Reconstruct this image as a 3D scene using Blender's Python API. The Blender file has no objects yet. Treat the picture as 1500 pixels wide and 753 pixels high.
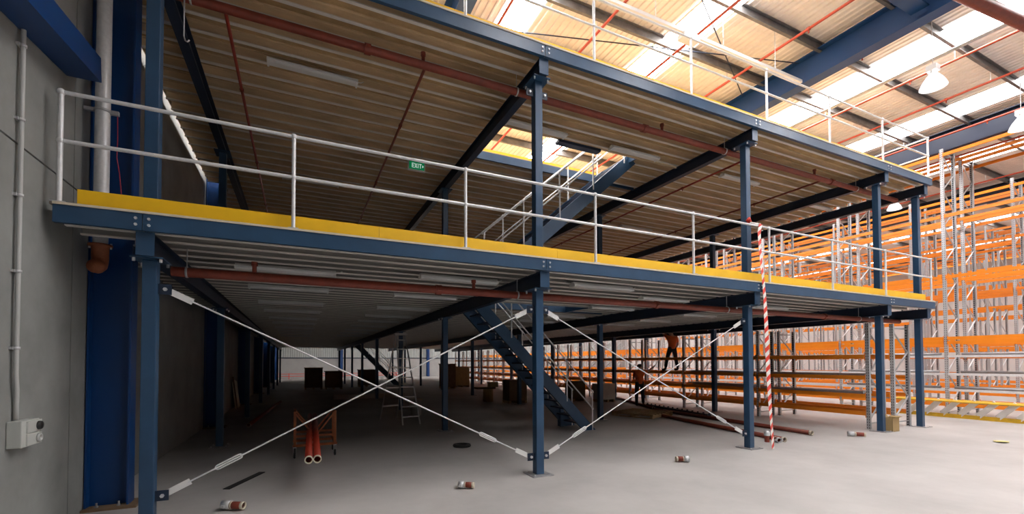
import bpy, bmesh, math, random
from mathutils import Vector, Matrix
random.seed(11)
SC = bpy.context.scene
COL = SC.collection
PI = math.pi
ORD = ['first', 'second', 'third', 'fourth', 'fifth', 'sixth', 'seventh', 'eighth', 'ninth', 'tenth', 'eleventh',
       'twelfth', 'thirteenth', 'fourteenth', 'fifteenth', 'sixteenth', 'seventeenth']

# ------------------------------------------------------------------ materials
def mat(name, col, rough=0.5, metal=0.0, vary=0.0, scale=3.0, bump=0.0, stretch=None, col2=None, spec=None):
    m = bpy.data.materials.new(name); m.use_nodes = True
    nt = m.node_tree; b = nt.nodes['Principled BSDF']
    b.inputs['Base Color'].default_value = (*col, 1); b.inputs['Roughness'].default_value = rough
    b.inputs['Metallic'].default_value = metal
    if spec is not None: b.inputs['Specular IOR Level'].default_value = spec
    if vary or bump or col2:
        tc = nt.nodes.new('ShaderNodeTexCoord'); mp = nt.nodes.new('ShaderNodeMapping')
        if stretch: mp.inputs['Scale'].default_value = stretch
        nz = nt.nodes.new('ShaderNodeTexNoise'); nz.inputs['Scale'].default_value = scale
        nz.inputs['Detail'].default_value = 6; nz.inputs['Roughness'].default_value = 0.6
        nt.links.new(tc.outputs['Object'], mp.inputs[0]); nt.links.new(mp.outputs[0], nz.inputs['Vector'])
        if vary or col2:
            cr = nt.nodes.new('ShaderNodeValToRGB')
            lo = tuple(max(0, c * (1 - vary)) for c in col); hi = tuple(min(1, c * (1 + vary)) for c in col)
            if col2: lo, hi = col, col2
            cr.color_ramp.elements[0].position = 0.3; cr.color_ramp.elements[1].position = 0.7
            cr.color_ramp.elements[0].color = (*lo, 1); cr.color_ramp.elements[1].color = (*hi, 1)
            nt.links.new(nz.outputs['Fac'], cr.inputs[0]); nt.links.new(cr.outputs[0], b.inputs['Base Color'])
        if bump:
            bp = nt.nodes.new('ShaderNodeBump'); bp.inputs['Strength'].default_value = bump
            bp.inputs['Distance'].default_value = 0.02
            nt.links.new(nz.outputs['Fac'], bp.inputs['Height']); nt.links.new(bp.outputs[0], b.inputs['Normal'])
    return m

def emit(name, col, strength):
    m = bpy.data.materials.new(name); m.use_nodes = True
    nt = m.node_tree; nt.nodes.clear()
    e = nt.nodes.new('ShaderNodeEmission'); o = nt.nodes.new('ShaderNodeOutputMaterial')
    e.inputs[0].default_value = (*col, 1); e.inputs[1].default_value = strength
    nt.links.new(e.outputs[0], o.inputs[0]); return m

def perforated(name, col, dark):
    # pressed rack upright: rows of dark teardrop slots at a regular pitch on the flat face
    m = mat(name, col, 0.45, 0.35)
    nt = m.node_tree; b = nt.nodes['Principled BSDF']
    tc = nt.nodes.new('ShaderNodeTexCoord'); sp = nt.nodes.new('ShaderNodeSeparateXYZ')
    nt.links.new(tc.outputs['Object'], sp.inputs[0])
    def mth(op, a, bv=None):
        n = nt.nodes.new('ShaderNodeMath'); n.operation = op
        nt.links.new(a, n.inputs[0])
        if bv is not None: n.inputs[1].default_value = bv
        return n.outputs[0]
    f = mth('FRACT', mth('DIVIDE', sp.outputs['Z'], 0.075))
    zc = mth('LESS_THAN', mth('ABSOLUTE', mth('SUBTRACT', f, 0.5)), 0.24)
    yc1 = mth('LESS_THAN', mth('ABSOLUTE', mth('SUBTRACT', mth('ABSOLUTE', sp.outputs['Y']), 0.024)), 0.008)
    ml = nt.nodes.new('ShaderNodeMath'); ml.operation = 'MULTIPLY'
    nt.links.new(zc, ml.inputs[0]); nt.links.new(yc1, ml.inputs[1])
    mx = nt.nodes.new('ShaderNodeMix'); mx.data_type = 'RGBA'
    mx.inputs['A'].default_value = (*col, 1); mx.inputs['B'].default_value = (*dark, 1)
    nt.links.new(ml.outputs[0], mx.inputs['Factor']); nt.links.new(mx.outputs['Result'], b.inputs['Base Color'])
    return m

M = dict(
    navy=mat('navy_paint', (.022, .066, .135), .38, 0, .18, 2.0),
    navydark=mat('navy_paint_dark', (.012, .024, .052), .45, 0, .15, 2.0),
    blue=mat('bright_blue_paint', (.001, .038, .155), .4, 0, .08, 1.5),
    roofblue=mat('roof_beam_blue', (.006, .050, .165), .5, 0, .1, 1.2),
    yellow=mat('yellow_paint', (.95, .56, .010), .45, 0, .05, 3),
    oldyellow=mat('worn_yellow_paint', (.62, .38, .02), .5, 0, .15, 6),
    orange=mat('orange_rack_paint', (.83, .245, .012), .42, 0, .06, 2),
    galv=mat('galvanised_steel', (.56, .57, .58), .4, .45, .12, 18),
    galvrail=mat('galvanised_rail', (.72, .73, .74), .4, .15, .08, 25),
    upright=perforated('perforated_galvanised_upright', (.52, .535, .55), (.07, .07, .075)),
    zinc=mat('bright_bolt_zinc', (.75, .76, .78), .3, .6),
    redpipe=mat('red_oxide_pipe', (.20, .034, .016), .5, 0, .2, 8),
    brightred=mat('orange_red_pipe', (.30, .028, .011), .45, 0, .1, 6),
    sprred=mat('red_sprinkler_pipe', (.42, .055, .022), .5, 0, .08, 3),
    conc=mat('precast_concrete', (.235, .243, .235), .85, 0, .16, 1.6, .12),
    floor=mat('concrete_slab', (.425, .412, .398), .55, 0, .16, .55, .04, (1, 1, 1)),
    block=mat('pale_rear_wall', (.36, .36, .35), .8, 0, .05, 2),
    clad=mat('pale_cladding', (.42, .45, .44), .6, 0, .04, 3),
    pinkwall=mat('pale_wall', (.74, .70, .68), .8, 0, .04, 1),
    darkwall=mat('dark_grey_wall', (.10, .10, .11), .8), roof=mat('foil_lined_roof_sheet', (.88, .83, .77), .6, .05, .10, .8, 0, (.4, 2.0, 1), None),
    purlin=mat('purlin_zinc', (.19, .185, .18), .5, .35, .25, 4), roofblue2=mat('roof_beam_blue_shaded', (.004, .011, .036), .5, 0, .1, 1.2),  # roofblue2: roofblue with shade put into the colour, offsets the skylight beside it
    board2=mat('particle_board_lit_upper', (.46, .31, .15), .75, 0, .3, 2.2),  # same board on both decks; here floor bounce is put into the colour
    board1=mat('particle_board_shaded_lower', (.24, .21, .17), .75, 0, .15, 2.2),  # darkened copy of that board, deeper shade under the lower deck painted in
    boardedge=mat('cream_board_edge', (.66, .58, .44), .7, 0, .1, 6),
    joist2=mat('joist_zinc_lit_tan', (.66, .50, .31), .5, .1, .25, 1.6, 0, (.6, 1, 3)),  # joist zinc with warm bounced light put into the colour
    joist1=mat('joist_zinc_shaded_grey', (.34, .33, .31), .5, .2, .12, 1.6, 0, (.6, 1, 3)),  # same joist zinc, greyed for the dimmer light under the lower deck
    joistlip=mat('joist_flange_lit_zinc', (.80, .76, .69), .45, .1, .1, 3),  # paler than the web: light caught by lip and lower flange painted in
    trolleyorange=mat('dull_orange_paint', (.26, .065, .012), .55, 0, .2, 6),
    white=mat('white_enamel', (.78, .78, .76), .4, 0, .03, 4),
    diffuser=mat('opal_diffuser', (.72, .73, .72), .35),
    grey=mat('grey_plastic', (.42, .43, .42), .5),
    greybox=mat('pale_grey_plastic', (.47, .49, .46), .5),
    black=mat('black_plastic', (.012, .012, .013), .5),
    rubber=mat('dark_rubber', (.02, .02, .02), .8),
    alu=mat('aluminium', (.60, .60, .58), .38, .5, .1, 12),
    card=mat('cardboard', (.42, .29, .13), .85, 0, .1, 5),
    cardpale=mat('pale_wrapped_goods', (.50, .46, .40), .8, 0, .15, 3),
    timber=mat('rough_timber', (.42, .29, .15), .85, 0, .3, 5, .2, (1, 8, 1)),
    steel=mat('grey_steel_tube', (.38, .38, .39), .4, .5, .15, 6),
    green=mat('exit_green', (.0, .20, .065), .5), signwhite=emit('lit_sign_letter', (.8, 1, .88), .42), signgreen=emit('lit_sign_face', (.004, .16, .055), .55),
    tapered=mat('tape_red', (.72, .05, .025), .5), tapewhite=mat('tape_white', (.80, .78, .74), .5),
    skin=mat('skin', (.50, .27, .18), .6), hair=mat('dark_hair', (.02, .014, .01), .7),
    hivis=mat('orange_work_shirt', (.75, .12, .015), .75, 0, .1, 6), trouser=mat('dark_navy_trousers', (.012, .014, .022), .85, 0, .2, 8),
    boot=mat('dark_boot', (.015, .012, .01), .6), wirered=mat('red_wire', (.45, .03, .05), .5),
    cream=mat('cream_panel', (.62, .56, .44), .7), paper=mat('yellow_scrap', (.62, .55, .22), .8),
    brown=mat('brown_goods', (.16, .105, .06), .85, 0, .2, 4), rust=mat('rust_brown', (.28, .085, .035), .6, 0, .2, 20),
    sky=emit('daylight_panel', (1.0, .965, .965), 19.0),
    skyright=emit('daylight_panel_right', (1.0, .965, .965), 7.8),
    lampshade=emit('lit_lamp_shade', (1.0, .97, .98), 1.1),
    lampglow=emit('lit_lamp', (1.0, .96, .97), 30.0),
)

# ------------------------------------------------------------------ mesh builder
class MB:
    def __init__(self): self.v = []; self.f = []; self.s = []; self.mi = []; self.cur = 0
    def _add(self, vs, fs, smooth=False):
        o = len(self.v); self.v += [Vector(p) for p in vs]
        for f in fs:
            self.f.append([i + o for i in f]); self.s.append(smooth); self.mi.append(self.cur)
        return self
    def box(self, x0, y0, z0, x1, y1, z1):
        x0, x1 = min(x0, x1), max(x0, x1); y0, y1 = min(y0, y1), max(y0, y1); z0, z1 = min(z0, z1), max(z0, z1)
        return self._add([(x0, y0, z0), (x1, y0, z0), (x1, y1, z0), (x0, y1, z0), (x0, y0, z1), (x1, y0, z1), (x1, y1, z1), (x0, y1, z1)],
                         [(3, 2, 1, 0), (4, 5, 6, 7), (0, 1, 5, 4), (1, 2, 6, 5), (2, 3, 7, 6), (3, 0, 4, 7)])
    def prism(self, prof, p, q, up=(0, 0, 1), smooth=False, cap=True):
        p, q = Vector(p), Vector(q); d = (q - p).normalized(); up = Vector(up)
        if abs(d.dot(up)) > .99: up = Vector((0, 1, 0))
        s = d.cross(up).normalized(); u = s.cross(d)
        n = len(prof)
        vs = [p + s * a + u * b for a, b in prof] + [q + s * a + u * b for a, b in prof]
        fs = [(i, (i + 1) % n, n + (i + 1) % n, n + i) for i in range(n)]
        self._add(vs, fs, smooth)
        if cap: self._add(vs, [tuple(reversed(range(n))), tuple(range(n, 2 * n))])
        return self
    def bar(self, p, q, w, h, up=(0, 0, 1)):
        return self.prism([(-w / 2, -h / 2), (w / 2, -h / 2), (w / 2, h / 2), (-w / 2, h / 2)], p, q, up)
    def tube(self, p, q, r, n=12, cap=True, smooth=True):
        return self.prism([(r * math.cos(2 * PI * i / n), r * math.sin(2 * PI * i / n)) for i in range(n)], p, q, (0, 0, 1), smooth, cap)
    def pipe(self, p, q, r, t, n=16):        # hollow open-ended pipe
        p, q = Vector(p), Vector(q); d = (q - p).normalized(); up = Vector((0, 0, 1))
        if abs(d.dot(up)) > .99: up = Vector((0, 1, 0))
        s = d.cross(up).normalized(); u = s.cross(d)
        vs = []
        for c, rr in ((p, r), (q, r), (q, r - t), (p, r - t)):
            vs += [c + s * rr * math.cos(2 * PI * i / n) + u * rr * math.sin(2 * PI * i / n) for i in range(n)]
        fs = []
        for k in range(4):
            for i in range(n):
                a, b = k * n, ((k + 1) % 4) * n
                fs.append((a + i, a + (i + 1) % n, b + (i + 1) % n, b + i))
        return self._add(vs, fs, True)
    def sweep(self, pts, r, n=10, closed=False):
        pts = [Vector(p) for p in pts]; m = len(pts); rings = []
        ref = None
        for i, p in enumerate(pts):
            a = pts[(i - 1) % m] if (closed or i > 0) else p; b = pts[(i + 1) % m] if (closed or i < m - 1) else p
            d = (b - a).normalized()
            if ref is None:
                ref = Vector((0, 0, 1)) if abs(d.z) < .9 else Vector((0, 1, 0))
            s = d.cross(ref).normalized(); u = s.cross(d).normalized(); ref = u
            rr = r[i] if isinstance(r, (list, tuple)) else r
            rings.append([p + s * rr * math.cos(2 * PI * k / n) + u * rr * math.sin(2 * PI * k / n) for k in range(n)])
        vs = [v for ring in rings for v in ring]; fs = []
        for i in range(m if closed else m - 1):
            a, b = i * n, ((i + 1) % m) * n
            for k in range(n): fs.append((a + k, a + (k + 1) % n, b + (k + 1) % n, b + k))
        if not closed: fs += [tuple(reversed(range(n))), tuple(range((m - 1) * n, m * n))]
        return self._add(vs, fs, True)
    def lathe(self, prof, o=(0, 0, 0), n=20, axis=(0, 0, 1)):
        o = Vector(o); ax = Vector(axis).normalized(); t = Vector((1, 0, 0)) if abs(ax.x) < .9 else Vector((0, 1, 0))
        s = ax.cross(t).normalized(); u = ax.cross(s)
        vs = [o + ax * z + s * r * math.cos(2 * PI * k / n) + u * r * math.sin(2 * PI * k / n) for r, z in prof for k in range(n)]
        fs = []
        for i in range(len(prof) - 1):
            for k in range(n): fs.append((i * n + k, i * n + (k + 1) % n, (i + 1) * n + (k + 1) % n, (i + 1) * n + k))
        return self._add(vs, fs, True)
    def ball(self, c, r, n=10, m=6, sz=1.0):
        prof = [(max(1e-4, r * math.sin(PI * i / m)), -r * sz * math.cos(PI * i / m)) for i in range(m + 1)]
        return self.lathe(prof, c, n)
    def hexa(self, p, axis, r, h):
        a = Vector(axis).normalized()
        return self.prism([(r * math.cos(PI / 3 * i), r * math.sin(PI / 3 * i)) for i in range(6)], p, Vector(p) + a * h)
    def build(self, name, mats, parent=None, loc=None, bevel=0):
        me = bpy.data.meshes.new(name)
        if parent is not None:
            root = parent
            off = Vector((0, 0, 0))
            while root is not None: off = off + root.location; root = root.parent
        elif loc is not None: off = Vector(loc)
        else:
            lo = [min(v[i] for v in self.v) for i in range(3)]; hi = [max(v[i] for v in self.v) for i in range(3)]
            off = Vector(((lo[0] + hi[0]) / 2, (lo[1] + hi[1]) / 2, lo[2]))
        me.from_pydata([tuple(v - off) for v in self.v], [], self.f)
        if not isinstance(mats, (list, tuple)): mats = [mats]
        for k in mats: me.materials.append(M[k])
        me.polygons.foreach_set('use_smooth', self.s); me.polygons.foreach_set('material_index', self.mi)
        me.update()
        o = bpy.data.objects.new(name, me); COL.objects.link(o)
        if parent is not None: o.parent = parent
        else: o.location = off
        if bevel:
            b = o.modifiers.new('bevel', 'BEVEL'); b.width = bevel; b.segments = 2; b.limit_method = 'ANGLE'; b.angle_limit = .9
        return o

def rect(a0, b0, a1, b1): return [(a0, b0), (a1, b0), (a1, b1), (a0, b1)]
def prof_i(h, b, tf, tw):
    return [(-b/2, -h/2), (b/2, -h/2), (b/2, -h/2+tf), (tw/2, -h/2+tf), (tw/2, h/2-tf), (b/2, h/2-tf), (b/2, h/2), (-b/2, h/2), (-b/2, h/2-tf), (-tw/2, h/2-tf), (-tw/2, -h/2+tf), (-b/2, -h/2+tf)]
def prof_c(h, b, t, lip=0.0):      # web on side a=0, flanges toward +a
    if not lip: return [(0, -h/2), (b, -h/2), (b, -h/2+t), (t, -h/2+t), (t, h/2-t), (b, h/2-t), (b, h/2), (0, h/2)]
    return [(0, -h/2), (b, -h/2), (b, -h/2+lip), (b-t, -h/2+lip), (b-t, -h/2+t), (t, -h/2+t), (t, h/2-t), (b-t, h/2-t), (b-t, h/2-lip), (b, h/2-lip), (b, h/2), (0, h/2)]

def tag(o, label, cat, group=None, kind=None):
    o['label'] = label; o['category'] = cat
    if group: o['group'] = group
    if kind: o['kind'] = kind
    return o
def thing(name, label, cat, loc, group=None, rz=0):
    o = bpy.data.objects.new(name, None); COL.objects.link(o); o.location = loc; o.rotation_euler.z = rz
    o.empty_display_size = .1
    return tag(o, label, cat, group)
def structure(o): o['kind'] = 'structure'; return o
def copy_tree(src, loc, rz=None, label=None, group=None):
    def rec(o, parent):
        c = o.copy(); COL.objects.link(c)
        if parent is not None: c.parent = parent
        for ch in kids.get(o.name, []): rec(ch, c)
        return c
    kids = {}
    stack = [src]
    while stack:
        p = stack.pop()
        for ch in p.children: kids.setdefault(p.name, []).append(ch); stack.append(ch)
    r = rec(src, None); r.location = loc
    if rz is not None: r.rotation_euler.z = rz
    if label: r['label'] = label
    if group: r['group'] = group
    return r
def part_copy(o, parent, loc):
    c = o.copy(); COL.objects.link(c); c.parent = parent; c.location = loc
    return c

# ------------------------------------------------------------------ key dimensions (metres, camera above the origin)
XW = -2.44                       # face of the concrete wall
XC = [-1.58, 3.61, 8.80, 14.00, 16.05]            # post lines
YC = [6.32, 11.40, 17.05, 22.75, 28.4, 34.1, 39.8, 45.5]
D1, D2 = 3.51, 7.0               # tops of the two edge beams
YF = 6.018                       # front face of the edge beams
XR = 16.25                       # right end of the decks
YB = 48.0
ROOF = 10.0
YWC = [7.25, 14.75, 22.25, 29.75, 37.25, 44.75, 52.25]

# ------------------------------------------------------------------ setting
structure(MB().box(-2.8, -24, -.2, 50, 60, 0).build('floor', 'floor'))
# left wall of precast panels with real joint grooves
mb = MB(); g = .02
ys = [-24, -16.3, -8.6, -.85] + [6.75 + 7.5 * k for k in range(7)] + [60]
for i in range(len(ys) - 1):
    for z0, z1 in ((0, 3.93), (3.93, 7.3), (7.3, ROOF + .3)):
        mb.box(XW - .2, ys[i] + g / 2, z0 + (g / 2 if z0 else 0), XW, ys[i + 1] - g / 2, z1 - g / 2)
mb.box(XW - .3, -24, 0, XW - .19, 60, ROOF + .3)
structure(mb.build('wall_left', 'conc'))
structure(MB().box(49.6, -24, 0, 49.9, 60, ROOF + .3).build('wall_right', 'pinkwall'))
structure(MB().box(-2.7, -15.3, 0, 50, -15, ROOF + .3).build('wall_front', 'darkwall'))
wr = structure(MB().box(-2.7, 57, 0, 50, 57.3, 2.35).build('wall_rear', 'block'))
mb = MB(); x = -2.5
pf = []
while x < 49.6:
    pf += [(x, 0), (x + .14, 0), (x + .17, -.03), (x + .21, -.03)]; x += .24
n = len(pf); vs = [(a, 57.1 + b, 2.45) for a, b in pf] + [(a, 57.1 + b, ROOF + .2) for a, b in pf]
mb._add(vs, [(i, i + 1, n + i + 1, n + i) for i in range(n - 1)])
mb.build('cladding', 'clad', wr)
MB().box(-2.5, 56.94, 2.35, 49.6, 57.1, 2.47).build('girt', 'navydark', wr)
# roof sheeting with ribs along the building
mb = MB(); pf = []; x = -2.7
while x < 49.8:
    pf += [(x, 0), (x + .085, 0), (x + .105, -.032), (x + .145, -.032), (x + .165, 0)]; x += .17
n = len(pf); vs = [(a, -24.2, ROOF + .06 + b) for a, b in pf] + [(a, 57.2, ROOF + .06 + b) for a, b in pf]
mb._add(vs, [(i, n + i, n + i + 1, i + 1) for i in range(n - 1)])
mb.box(-2.7, -24.2, ROOF + .1, 50, 57.3, ROOF + .16)
ceil = structure(mb.build('ceiling', 'roof'))
pp = prof_c(.25, .07, .006, .02)
k = 0; y = 5.1 - 1.5 * 8
while y < 38:
    MB().prism(pp, (XW, y, ROOF - .11), (49.6, y, ROOF - .11)).build('purlin', 'purlin', ceil); y += 1.5
SKY = [(4.25, 5.0, -4.5, 46), (8.3, 9.15, -5, 46), (14.4, 15.4, -5, 46), (18.85, 19.95, -8, 50), (24.0, 25.1, -8, 57), (30.2, 31.4, -14, 57), (36.0, 37.1, -14, 57), (42, 43.2, -14, 57), (-.9, .2, 7.5, 40)]  # last strip is added out of view to light the wall above the upper deck
for i, (a, b, y0, y1) in enumerate(SKY):
    structure(MB().box(a, y0, ROOF + .005, b, y1, ROOF + .025).build('window_%d' % (i + 1), 'sky' if a < 18 else 'skyright'))

# roof steel
def roof_beam(x, y0, y1, label, m='roofblue'):
    t = thing('roof_beam', label, 'steel beam', (x, y0, 9.13))
    MB().prism(prof_i(.7, .32, .03, .02), (x, y0, 9.48), (x, y1, 9.48)).build('beam', m, t)
    return t
roof_beam(3.05, -20, 56.9, 'blue steel roof beam seen above the upper handrail at the top left of the skylights')
t = roof_beam(12.1, -20, 56.9, 'long blue steel roof beam passing behind the upper handrail, joined by a cross beam')
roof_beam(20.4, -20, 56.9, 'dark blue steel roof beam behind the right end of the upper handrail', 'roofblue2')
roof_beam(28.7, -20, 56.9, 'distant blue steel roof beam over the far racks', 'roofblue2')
mb = MB().prism(prof_i(.5, .3, .025, .018), (3.25, 4.55, 9.55), (11.94, 4.55, 9.55))
tag(mb.build('cross_beam', 'roofblue'), 'blue steel cross beam meeting the long roof beam at the top right', 'steel beam')
for i, (x, y0, y1) in enumerate([(4.05, -6, 40), (6.25, -6, 40), (8.42, -6, 40), (10.6, -6, 40), (12.79, -6, 40), (15.1, -6, 40), (17.15, -6, 40), (19.85, -6, 40), (22.3, -6, 40), (26.5, -6, 40)]):
    t = thing('sprinkler_pipe', '%s thin red sprinkler pipe from the left under the warehouse roof' % ORD[i], 'pipe', (x, y0, 9.5), 'red sprinkler pipes under the roof')
    MB().tube((x, y0, 9.5), (x, y1, 9.5), .032, 8).build('pipe', 'sprred', t)
    yy = y0 + .4
    while yy < 22:
        MB().tube((x, yy, 9.47), (x, yy, 9.40), .016, 6).tube((x, yy - .03, 9.5), (x, yy + .03, 9.5), .045, 8).build('sprinkler_head', 'sprred', t); yy += 2.9
    mb = MB(); yy = 5.1 - 9
    while yy < 30: mb.box(x - .006, yy - .006, 9.52, x + .006, yy + .006, 9.80); yy += 3.0
    o = mb.build('hanger', 'galv', t); o['kind'] = 'stuff'
t = thing('conduit_pipe', 'silver pipe under the roof beside the long skylight behind the high bay lamp', 'pipe', (14.55, 0, 9.5))
MB().tube((14.55, -6, 9.5), (14.55, 40, 9.5), .045, 8).build('pipe', 'galv', t)
for k in range(8): MB().box(14.543, 2.1 + 3 * k - .007, 9.5, 14.557, 2.1 + 3 * k + .007, 9.77).build('hanger', 'galv', t)
tag(MB().tube((10.6, 3.93, 9.0), (24.0, 2.7, 9.0), .12, 14).build('red_main_pipe', 'redpipe'), 'thick dark red pipe crossing the top right corner under the roof', 'pipe')
# hanging cable tray / lighting trunking
t = thing('light_trunking', 'long pale lighting trunking hung on wires above the upper handrail', 'trunking', (8, 6.65, 8.8))
MB().prism([(-.06, 0), (.06, 0), (.06, .07), (-.06, .07)], (3.0, 6.65, 8.8), (11.35, 6.65, 8.8)).build('channel', 'white', t)
for x in (4.4, 6.6, 8.6, 10.4):
    MB().tube((x, 6.65, 8.87), (x, 6.65, 9.95), .006, 6).build('hanger_wire', 'galv', t)
MB().box(7.3, 6.55, 8.70, 7.75, 6.75, 8.80).build('control_box', 'white', t)
for i, (p, q, d) in enumerate([((3.9, 9.3, 9.7), (11.9, 7.0, 9.7), 'lower'), ((5.0, 5.2, 9.75), (11.9, 8.6, 9.75), 'steeper')]):
    tag(MB().tube(p, q, .014, 6).build('roof_tie_rod', 'navydark'), 'thin dark tie rod crossing the roof sheeting above the handrail, the %s of two' % d, 'rod')

# high bay lamps
def high_bay(x, y, z, label, lit=True):
    t = thing('high_bay_lamp', label, 'lamp', (x, y, z), 'high bay lamps')
    MB().lathe([(.245, 0), (.24, .02), (.215, .09), (.175, .17), (.12, .25), (.085, .30), (.08, .31), (.075, .30), (.11, .24), (.165, .16), (.205, .08), (.235, .0), (.245, 0)], (x, y, z), 24).build('reflector', 'lampshade', t)
    MB().lathe([(.001, .05), (.05, .06), (.07, .12), (.05, .2), (.02, .25)], (x, y, z), 16).build('bulb', 'lampglow', t)
    MB().box(x - .10, y - .09, z + .37, x + .10, y + .09, z + .50).build('ballast_box', 'white', t)
    mb = MB()
    for s in (-1, 1): mb.box(x + s * .07 - .008, y - .02, z + .28, x + s * .07 + .008, y + .02, z + .38)
    mb.build('bracket', 'white', t)
    MB().tube((x, y, z + .5), (x, y, ROOF - .2), .008, 6).build('chain', 'galv', t)
high_bay(13.12, 4.80, 8.10, 'white high bay lamp hanging by itself before the two long skylights at upper right')
high_bay(17.75, 4.73, 8.15, 'white high bay lamp half cut off by the right edge of the picture')
high_bay(22.4, 9.5, 8.15, 'small distant high bay lamp seen just below the upper deck corner')
# ------------------------------------------------------------------ blue wall columns
def wall_column(y, label):
    t = thing('wall_column', label, 'column', (-2.2, y, 0), 'blue wall columns')
    xa, xb = XW + .012, -1.985
    mb = MB(); mb.box(xa, y - .11, .03, xa + .022, y + .11, ROOF - .02); mb.box(xb - .022, y - .11, .03, xb, y + .11, ROOF - .02)
    mb.box(xa + .02, y - .008, .03, xb - .02, y + .008, ROOF - .02); mb.build('shaft', 'blue', t)
    MB().box(XW + .005, y - .19, 0, xb + .10, y + .19, .03).build('base_plate', 'brown', t)
    for sx in (xa + .12, xb - .1):
        for sy in (-1, 1):
            MB().tube((sx, y + sy * .1, .03), (sx, y + sy * .1, .085), .012, 8).hexa((sx, y + sy * .1, .03), (0, 0, 1), .022, .02).build('anchor_bolt', 'steel', t)
    return t
wn = ['nearest bright blue wall column behind the galvanised downpipe', 'second blue wall column along the left wall, beyond the first navy post']
for i, y in enumerate(YWC):
    wall_column(y, wn[i] if i < 2 else '%s blue wall column along the left concrete wall under the deck' % ORD[i])
tag(MB().prism([(-.155, -.137), (.155, -.137), (.155, .137), (-.155, .137)], (-2.28, 6.5, 5.27), (-2.28, 1.5, 4.65)).build('wall_brace_beam', 'blue'), 'bright blue beam running along the concrete wall to the downpipe at top left', 'steel beam')
for i, x in enumerate((4.75, 15.6)):
    tag(MB().prism(prof_i(.5, .3, .03, .02), (x, 56.65, 0), (x, 56.65, ROOF - .02), (0, 1, 0)).build('rear_column', 'blue'), ('blue column against the pale rear wall seen left of the crossing brace rods', 'blue column against the rear wall seen right of the step ladder')[i], 'column')

# downpipe, conduit, outlet
t = thing('downpipe', 'galvanised vertical downpipe with red elbow at its foot by the blue wall column', 'pipe', (-2.25, 6.95, 3.02))
MB().tube((-2.25, 6.95, 3.3), (-2.25, 6.95, ROOF - .05), .075, 24).build('pipe', 'galvrail', t)
mb = MB(); mb.lathe([(.075, .30), (.12, .30), (.12, .275), (.085, .27), (.085, .14), (.083, .1)], (-2.25, 6.95, 3.02), 24)
mb.sweep([(-2.25, 6.95, 3.16), (-2.25, 6.945, 3.10), (-2.25, 6.92, 3.055), (-2.25, 6.87, 3.03), (-2.25, 6.80, 3.025)], .083, 20)
e = mb.build('elbow', 'rust', t)
for s in (-1, 1): MB().tube((-2.25 + s * .105, 6.95, 3.27), (-2.25 + s * .105, 6.95, 3.34), .012, 8).build('flange_bolt', 'zinc', e)
MB().lathe([(.076, 0), (.086, 0), (.086, .03), (.076, .03)], (-2.25, 6.95, 4.98), 24).build('pipe_clamp', 'galv', t)
MB().box(-2.43, 6.93, 4.98, -2.31, 6.97, 5.02).box(-2.18, 6.93, 4.97, -2.09, 6.97, 5.02).build('bracket', 'galv', t)
mb = MB(); mb.sweep([(-2.33 - .08, 5.62, 1.32), (-2.41, 5.62, 1.45), (-2.40, 5.60, 1.6), (-2.40, 5.58, 1.75), (-2.40, 5.58, 5.3), (-2.40, 5.58, 8.0)], .019, 10)
t = thing('cable_conduit', 'grey vertical conduit running up the concrete wall to the power outlet', 'conduit', (-2.41, 5.62, 1.32))
mb.build('tube', 'grey', t)
for z in (1.98, 2.7, 3.42, 4.14, 4.85):
    MB().lathe([(.02, 0), (.026, 0), (.026, .025), (.02, .025)], (-2.40, 5.58, z), 12).box(XW + .001, 5.54, z, -2.41, 5.62, z + .025).build('saddle', 'galv', t)
t = thing('power_outlet', 'pale grey two-gang industrial power outlet on the concrete wall at left', 'outlet', (-2.38, 5.7, 1.06))
MB().box(XW + .002, 5.53, 1.06, -2.33, 5.84, 1.31).build('enclosure', 'greybox', t, bevel=.008)
fp = MB().box(-2.335, 5.60, 1.19, -2.315, 5.85, 1.30).box(-2.335, 5.60, 1.07, -2.315, 5.85, 1.18).build('cover_plate', 'greybox', t, bevel=.005)
MB().lathe([(.0005, .032), (.03, .032), (.04, .025), (.042, 0)], (-2.317, 5.78, 1.245), 18, (1, 0, 0)).build('socket_flap', 'black', t)
MB().lathe([(.028, 0), (.042, 0), (.042, .02), (.036, .024), (.028, .024), (.028, 0)], (-2.317, 5.78, 1.125), 18, (1, 0, 0)).build('socket_ring', 'grey', t)
tag(MB().sweep([(-2.16, 7.13, 5.1), (-2.155, 7.13, 4.75), (-2.16, 7.13, 4.5), (-2.13, 7.13, 4.3), (-2.10, 7.13, 3.95), (-2.09, 7.13, 3.5)], .006, 6).build('hanging_wire', 'wirered'), 'thin red wire hanging down the web of the near blue wall column', 'wire')

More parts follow.
